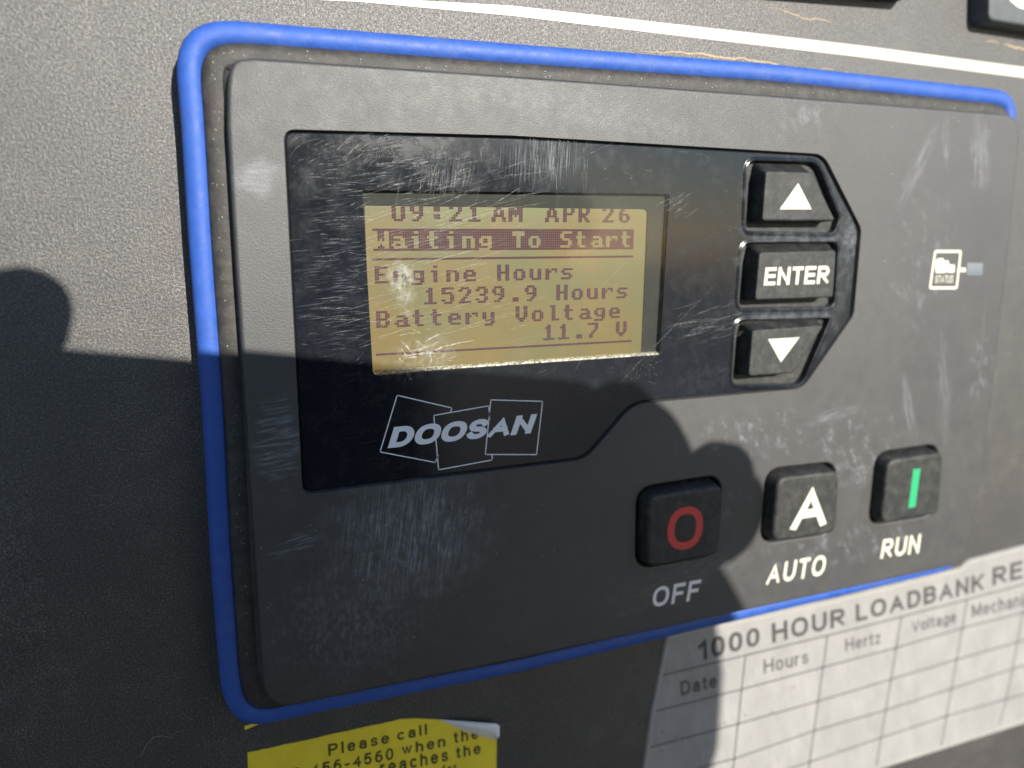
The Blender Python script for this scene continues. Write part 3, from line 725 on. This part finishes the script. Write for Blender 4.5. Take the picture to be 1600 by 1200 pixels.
# grit lying on the faceplate, flange and cabinet
t = bmesh.new()
def speck(x, z, d, r):
    f = t.faces.new([t.verts.new(V(x + r * math.cos(q) * R.uniform(.6, 1.3), z + r * math.sin(q) * R.uniform(.6, 1.3), d)) for q in (0, 1.25, 2.5, 3.8, 5.0)])
    f.normal_update()
    if f.normal.y > 0: f.normal_flip()
fcov = [(8, -88), (150, -90), (200, -96), (202, 30), (2, 30)]
for _ in range(420):
    px, py = R.uniform(400, 1560), R.choice([R.uniform(95, 200), R.uniform(610, 1060), R.gauss(760, 120), R.uniform(180, 640)])
    if 180 < py < 790 and px < 1340 and not (py > 640 and px > 1000): continue
    if py > 1105 - (px - 430) * .212 or py < 96 + (px - 400) * .072 or px > 1590 - (py - 180) * .1: continue
    if any(abs(px - a) < 72 and abs(py - b) < 72 for a, b in ((1070, 822), (1260, 790), (1425, 763))): continue
    speck(*un(px, py, DF), DF + .05, R.choice([.05, .06, .08, .12]))
for i in range(330):
    q = inset(gs, R.uniform(3.2, 4.6))[R.randrange(len(gs))] if i % 3 == 0 else inset(gs, 3.9)[R.randrange(len(gs))]
    speck(q[0] + R.uniform(-.6, .6), q[1] + R.uniform(-.6, .6), 8.85, R.uniform(.04, .13))
finish('grit_specks', t, plain('grit_pale', (.45, .43, .38), .7, var=.3), ctl, 0)['kind'] = 'stuff'

# ------------------------------------------------------------------ log sheet (laminated) stuck below the controller
C5 = lambda p: Q(p, 2.667, 1000, 850)
DSH = .35
log = thing('log_sheet', 'white laminated loadbank log table stuck on the cabinet below the controller', 'label', V(*un(1300, 1050, 0), 0))
outl = rpoly(U([(1040, 990), (1300, 935), (1500, 886), (1512, 874), (1600, 851), (1800, 796), (1800, 1058), (1600, 1129), (1375, 1200), (1200, 1262), (990, 1330), (1003, 1200), (1016, 1110)], 0), [1.5, 0, 0, 1, 0, 2, 2, 0, 0, 0, 2, 0, 0])
finish('sheet', slab([(outl, 0), (outl, DSH - .1), (inset(outl, .15), DSH)]), mat_paper('laminate_paper', (.325, .318, .31), 1.4), log, 30)
t = bmesh.new(); inn = inset(outl, 1.6)
slab([(inset(outl, .3), DSH + .02), (inset(outl, .45), DSH + .35)], [[(inset(outl, 1.25), DSH + .35), (inset(outl, 1.4), DSH + .02)]], t)
finish('laminate_rim', t, plain('rim_grey', (.36, .35, .33), .35, var=.15, scale=.3), log, 40)
t = bmesh.new()
LN = [[(95, 543), (450, 458), (905, 348), (1360, 229), (1600, 165), (1900, 85)], [(50, 697), (420, 603), (755, 512), (1058, 432), (1350, 345), (1600, 282), (1900, 205)], [(45, 842), (410, 745), (740, 652), (1045, 560), (1330, 475), (1600, 398), (1900, 310)],
      [(30, 985), (395, 890), (722, 775), (1020, 690), (1295, 600), (1600, 502), (1900, 412)], [(20, 1130), (385, 1010), (705, 905), (1000, 805), (1270, 715), (1600, 622), (1900, 525)],
      [(435, 470), (385, 930), (372, 1050)], [(778, 380), (700, 930), (685, 1020)], [(1085, 305), (980, 930)], [(1360, 230), (1252, 835)], [(1612, 165), (1545, 540), (1497, 745)]]
for L in LN:
    q = U(C5(L), 0)
    for a, b in zip(q, q[1:]): line(t, a, b, .5, DSH + .03)
finish('table_lines', t, MLINE, log, 0)
t = bmesh.new()
for s_, q, b_ in (('1000', [(235, 400), (495, 342), (495, 418), (240, 487)], .02), ('HOUR', [(545, 328), (850, 262), (850, 336), (548, 410)], .02), ('LOADBANK', [(895, 250), (1430, 118), (1428, 190), (897, 322)], .02), ('REPORT', [(1465, 98), (1860, 0), (1860, 72), (1465, 172)], .02),
                  ('Date', [(165, 570), (315, 538), (317, 592), (168, 628)], .012), ('Hours', [(512, 478), (698, 440), (698, 492), (514, 538)], .008), ('Hertz', [(852, 393), (998, 362), (998, 410), (854, 445)], .008), ('Voltage', [(1128, 320), (1312, 276), (1312, 334), (1130, 376)], .008), ('Mechanic', [(1380, 250), (1622, 195), (1622, 250), (1380, 304)], .008)):
    letters(t, s_, U(C5(q), 0), DSH, {.02: .19, .012: .16, .008: .13}[b_], .2, .05)
finish('lettering', t, MINK, log, 0)
t = bmesh.new()
for x, y in ((90, 780), (150, 800), (205, 805), (330, 750), (350, 745), (85, 860), (435, 712), (545, 698), (1400, 435), (1440, 432), (1690, 300), (635, 595), (1335, 730), (820, 850)):
    c = un(*C5([(x, y)])[0], 0); quad(t, (c[0] - .3, c[1] - .2), (c[0] + .35, c[1] - .15), (c[0] + .25, c[1] + .4), (c[0] - .2, c[1] + .3), DSH + .04)
finish('dirt_specks', t, MLINE, log, 0)['kind'] = 'stuff'

# ------------------------------------------------------------------ yellow service sticker with a peeled corner
C6 = lambda p: Q(p, 3.72, 370, 1060); C65 = lambda p: Q(p, 4.571, 440, 1110)
st = thing('service_sticker', 'yellow service sticker with black wording and a peeling corner', 'sticker', V(*un(590, 1180, 0), 0))
_e = [(62, 430), (330, 372), (640, 305), (900, 247), (960, 235)]; _r = []
for (x0, y0), (x1, y1) in zip(_e, _e[1:]):
    for k in range(9): _r.append((x0 + (x1 - x0) * k / 9, y0 + (y1 - y0) * k / 9 + R.uniform(-2.4, 2.4)))
so_ = U(C6(_r + [(960, 235), (1040, 231), (1175, 238), (1340, 300), (1420, 335), (1510, 358), (1505, 700), (1495, 900), (75, 900), (66, 600)]), 0)
finish('sheet', slab([(so_, 0), (so_, .12), (inset(so_, .06), .18)]), mat_paper('yellow_vinyl', (.98, .76, .05), .12), st, 30)
t = bmesh.new()   # the corner lifts off and rolls forward, pale backing outward
fa, fb = (1175, 238), (1510, 358); tip = (1528, 264)
rows = []
for i in range(13):
    u = i / 12
    base = (fa[0] + (fb[0] - fa[0]) * u, fa[1] + (fb[1] - fa[1]) * u + 14 * math.sin(u * math.pi))
    edge = (1175 + (1528 - 1175) * min(1, u * 1.25), 238 + 26 * min(1, u * 1.25) + (0 if u < .8 else (u - .8) / .2 * 70))
    rr = []
    for k in range(7):
        v = k / 6; x = base[0] + (edge[0] - base[0]) * v; y = base[1] + (edge[1] - base[1]) * v
        px_, py_ = C6([(x, y)])[0]; dd = .2 + 2.6 * math.sin(v * math.pi * .75) * math.sin(min(1, u * 1.2) * math.pi * .5)
        rr.append(t.verts.new(V(*un(px_, py_, dd), dd)))
    rows.append(rr)
for a, b in zip(rows, rows[1:]):
    for k in range(6):
        if (a[k].co - b[k].co).length + (a[k + 1].co - b[k + 1].co).length > 1e-7: t.faces.new((a[k], a[k + 1], b[k + 1], b[k]))
bmesh.ops.remove_doubles(t, verts=t.verts, dist=1e-6)
finish('peeled_corner', t, plain('sticker_backing', (.85, .84, .84), .35, var=.08), st, 60, 'pale grey underside of the curled corner')
t = bmesh.new()
for s_, q in (('Please', [(330, 238), (765, 150), (768, 228), (335, 322)]), ('call', [(822, 137), (1035, 92), (1038, 167), (826, 212)]), ('456-4560', [(205, 385), (795, 262), (798, 344), (208, 470)]), ('0', [(80, 408), (132, 398), (134, 476), (82, 488)]), ('when', [(855, 240), (1165, 176), (1168, 252), (858, 318)]), ('the', [(1226, 152), (1400, 118), (1405, 196), (1230, 230)]),
              ('reaches', [(700, 362), (1185, 268), (1188, 356), (702, 455)]), ('the', [(1243, 260), (1418, 224), (1421, 304), (1246, 338)]), ('for', [(1145, 386), (1245, 366), (1248, 440), (1148, 462)])):
    letters(t, s_, U(C65(q), 0), .2, .17, .28, .03)
finish('lettering', t, plain('ink_olive', (.07, .06, .02), .6), st, 0)
sp = U(C6([(44, 275), (140, 252), (128, 264), (45, 299)]), 0)
o = finish('sticker_scrap', slab([(sp, 0), (sp, .12), (inset(sp, .05), .16)]), mat_paper('yellow_vinyl_scrap', (.98, .74, .05), .1), None, 30, origin=V(*sp[0], 0))
tag(o, 'tiny torn yellow sliver of sticker left above the service sticker', 'sticker scrap')

# ------------------------------------------------------------------ fittings along the top edge
hb = rpoly(U([(760, -120), (1440, -90), (1402, 3), (1140, -18), (860, -40)], 0), [2, 3, 1.2, 0, 2])
o = thing('hinged_latch', 'dark raised bar fitting at the top edge of the photo casting a long shadow', 'latch', V(*hb[0], 0))
finish('bar', slab(edged(hb, 0, 6.5, .8, 4, .2)), MRd, o, 40)
rk = rpoly(U([(1549, -110), (1770, -90), (1760, 66), (1545, 31)], 5.5), 2.0)
o = thing('rocker_switch', 'grey cornered switch with a white mark at the upper right corner', 'switch', V(*rk[0], 0))
finish('housing', slab(edged(rk, 0, 5.5, .7, 4, .4)), mat_rubber('switch_grey', (.075, .085, .092), .25), o, 40)
wm = rpoly(U([(1573, -40), (1700, -20), (1690, 32), (1592, 13), (1576, 0)], 5.5), 1.2)
finish('white_mark', sheet(wm, 5.56), MWH, o, 0)

# ------------------------------------------------------------------ the photographer: phone, hands and figure behind the lens (they cast the big shadow)
def toward_sun(px, py, d, dist):
    """point dist mm off the cabinet whose shadow falls on the pixel's surface point"""
    x, z = un(px, py, d); k = dist - d
    return (x + SX * k, z + SZ * k, dist)
def on_phone_plane(px, py, d, back=2.0):
    x, z = un(px, py, d); P = np.array([x, -d, z]); S = np.array([SX, -1, SZ])
    fwd = np.array([D1[2], NN[2], -D2[2]]); C = np.array([0, -H, 0]) - fwd * back
    t = ((C - P) @ fwd) / (S @ fwd)
    return P + t * S
fwd = np.array([D1[2], NN[2], -D2[2]])
ea, eb = on_phone_plane(380, 543, DF), on_phone_plane(868, 588, DF)
ux = (eb - ea) / np.linalg.norm(eb - ea); uz = np.cross(ux, -fwd); uz = uz * (1 if uz[2] > 0 else -1)
lens = np.array([0, -H, 0]) - fwd * 2
ol = (lens - ea) @ ux; oz = (ea - lens) @ uz
print('PHONE top edge above lens', oz, 'len to shadow right end', (eb - lens) @ ux)
orig = ea - uz * 37.5
xl, xrr = ol - 15, ol + 138
def PW3(u, v, q): p = orig + ux * u + uz * v - fwd * q; return Vector((p[0] * .001, p[1] * .001, p[2] * .001))
def phone_bm(u0, u1, v0, v1, q0, q1, r):
    bm = bmesh.new(); pol = rpoly([(u0, v1), (u1, v1), (u1, v0), (u0, v0)], r, 8)
    rr = [[bm.verts.new(PW3(a, b, q)) for a, b in p_] for p_, q in ((inset(pol, 1), q0), (pol, q0 + 1), (pol, q1 - 1), (inset(pol, 1), q1))]
    for a, b in zip(rr, rr[1:]): bridge(bm, a, b)
    bm.faces.new(rr[0]); bm.faces.new(rr[-1]); bmesh.ops.recalc_face_normals(bm, faces=bm.faces); return bm
ph = thing('phone', 'dark phone held level in both hands, taking the picture', 'phone', V(0, 0, H + 10))
finish('body', phone_bm(xl, xrr, -37.5, 37.5, 1, 9, 9), plain('phone_dark', (.05, .05, .055), .3), ph, 40)
finish('screen', phone_bm(xl + 3, xrr - 3, -34.5, 34.5, 8.95, 9.2, 7) if False else phone_bm(xl + 3, xrr - 3, -34.5, 34.5, 6.9, 9.15, 7), plain('phone_glass', (.01, .01, .012), .1), ph, 40)

def skin(name, verts, edges, mat, parent, root=0, sub=2):
    me = bpy.data.meshes.new(name); me.from_pydata([v[0] for v in verts], [], edges); me.materials.append(mat)
    o = bpy.data.objects.new(name, me); COL.objects.link(o); o.parent = parent
    me.skin_vertices if me.skin_vertices else None
    md = o.modifiers.new('skin', 'SKIN'); md.use_smooth_shade = True
    if not me.skin_vertices:
        bm = bmesh.new(); bm.from_mesh(me); bm.verts.layers.skin.verify(); bm.to_mesh(me); bm.free()
    for i, v in enumerate(verts):
        me.skin_vertices[0].data[i].radius = v[1] if isinstance(v[1], tuple) else (v[1], v[1]); me.skin_vertices[0].data[i].use_root = (i == root)
    s_ = o.modifiers.new('sub', 'SUBSURF'); s_.levels = sub; s_.render_levels = sub
    return o
per = thing('person', 'photographer in a dark jacket holding the phone up before the cabinet', 'person', (0, 0, 0)); per['_o'] = [0, 0, 0]
MS = plain('skin_tone', (.42, .25, .18), .5, var=.06); MJ = plain('jacket_cloth', (.045, .05, .065), .85, scale=.3); MH = plain('hair_dark', (.03, .022, .018), .6); MT = plain('trouser_cloth', (.05, .055, .08), .85)
def tp(px, py, d, dist):
    x, z, q = toward_sun(px, py, d, dist); return Vector((x * .001, -q * .001, z * .001))
cx = -.0; yb = -.46
# hands: targets found on the sun rays through the edge of the shadow
r_wrist = tp(985, 925, DF, 262); r_palm = tp(1020, 820, DF, 240); l_wrist = tp(-120, 760, 0, 235); l_palm = tp(-60, 640, 0, 205)
V3 = lambda *a: Vector(a)
r_elbow = tp(960, 1330, DF, 380); l_elbow = tp(150, 1200, 0, 340)
body = [(V3(cx, yb, -.30), (.17, .12)), (V3(cx, yb, -.16), (.155, .115)), (V3(cx, yb, -.02), (.165, .11)), (V3(cx, yb, .045), (.12, .08)), (V3(cx - .02, yb - .03, .12), (.055, .055)), (V3(cx - .04, yb - .04, .18), (.05, .055)),
        (V3(cx + .165, yb, .005), .058), (r_elbow, .050), (r_elbow.lerp(r_wrist, .55), .045), (r_wrist, .030),
        (V3(cx - .165, yb, .005), .058), (l_elbow, .055), (l_elbow.lerp(l_wrist, .5), .048), (l_wrist, .032),
        (V3(cx + .10, yb, -.42), .088), (V3(cx + .11, yb + .02, -.82), .062), (V3(cx + .11, yb, -1.22), .045), (V3(cx + .12, yb + .14, -1.268), .032),
        (V3(cx - .10, yb, -.42), .088), (V3(cx - .11, yb + .02, -.82), .062), (V3(cx - .11, yb, -1.22), .045), (V3(cx - .12, yb + .14, -1.268), .032)]
ed = [(0, 1), (1, 2), (2, 3), (3, 4), (4, 5), (3, 6), (6, 7), (7, 8), (8, 9), (3, 10), (10, 11), (11, 12), (12, 13), (0, 14), (14, 15), (15, 16), (16, 17), (0, 18), (18, 19), (19, 20), (20, 21)]
skin('body', body, ed, MJ, per)
HC = Vector((cx - .055, yb - .02, .295))
def head():
    bm = bmesh.new(); bmesh.ops.create_icosphere(bm, subdivisions=4, radius=1)
    for v in bm.verts:
        c = v.co; x, y, z = c.x, c.y, c.z
        jaw = 1 - .28 * max(0, -z) ** 1.3
        p = Vector((x * .075 * jaw, y * .095 * (1 - .1 * max(0, -z)), z * .118))
        if y > 0:
            p.y += .020 * math.exp(-((x / .16) ** 2 + ((z + .12) / .22) ** 2)) + .007 * math.exp(-((x / .3) ** 2 + ((z + .48) / .1) ** 2))
            for e in (-1, 1): p.y -= .010 * math.exp(-(((x - e * .38) / .16) ** 2 + ((z - .05) / .11) ** 2))
        for e in (-1, 1): p.x += e * .014 * math.exp(-(((x - e) / .12) ** 2 + ((y + .02) / .16) ** 2 + ((z + .02) / .22) ** 2))
        v.co = p + HC
    return bm
hd = finish('head', head(), MS, per, 60)
bm = head()
for v in bm.verts:
    q = v.co - HC; v.co += q * .07
bmesh.ops.delete(bm, geom=[v for v in bm.verts if (v.co.z < HC.z + .045 and v.co.y > HC.y + .02) or v.co.z < HC.z - .05], context='VERTS')
finish('hair', bm, MH, hd, 60)
for e in (-1, 1):
    bm = bmesh.new(); bmesh.ops.create_uvsphere(bm, u_segments=12, v_segments=8, radius=.011); bmesh.ops.translate(bm, verts=bm.verts, vec=(HC.x + e * .029, HC.y + .083, HC.z + .006)); finish('eye', bm, MWH, hd, 60)

def hand(palm, wrist, fingers, thumb, name='hand'):
    """one skinned palm with five separate chains rooted in it"""
    vs = [(wrist, (.024, .018)), ((wrist * .45 + palm * .55), (.030, .016)), (palm, (.031, .014))]; ed_ = [(0, 1), (1, 2)]
    h = skin(name, vs, ed_, MS, per)
    for f_ in fingers + [thumb]:
        root = palm.lerp(f_[0], .35) if f_ is not thumb else wrist.lerp(palm, .5)
        pts = [root] + f_; n_ = len(pts)
        skin('finger' if f_ is not thumb else 'thumb', [(p, .0105 - .0022 * i / n_) for i, p in enumerate(pts)], [(i, i + 1) for i in range(n_ - 1)], MS, h)
    return h
# right hand: two knuckled fingers show past the end of the phone, two fold beneath it
hand(r_palm, r_wrist, [[tp(1000, 740, DF, 226), tp(990, 650, DF, 216), tp(925, 635, DF, 207)], [tp(1050, 760, DF, 232), tp(1008, 680, DF, 218), tp(940, 660, DF, 207)],
                       [tp(1140, 785, DF, 236), tp(1146, 748, DF, 222), tp(1080, 738, DF, 212)], [tp(1150, 838, DF, 240), tp(1168, 790, DF, 226), tp(1090, 775, DF, 216)]],
     [tp(960, 720, DF, 246), tp(900, 700, DF, 240)])
hand(l_palm, l_wrist, [[tp(-40, 530, 0, 190), tp(20, 484, 0, 182), tp(90, 490, 0, 174)], [tp(-30, 500, 0, 194), tp(20, 505, 0, 188), tp(66, 522, 0, 178)], [tp(-50, 560, 0, 190), tp(-30, 600, 0, 176), tp(10, 620, 0, 172)],
                       [tp(-60, 620, 0, 192), tp(-40, 650, 0, 178), tp(0, 670, 0, 174)], [tp(-70, 680, 0, 194), tp(-50, 700, 0, 180), tp(-20, 720, 0, 176)]],
     [tp(-40, 640, 0, 200), tp(20, 660, 0, 198)])

for o in bpy.data.objects:
    if '_o' in o: del o['_o']
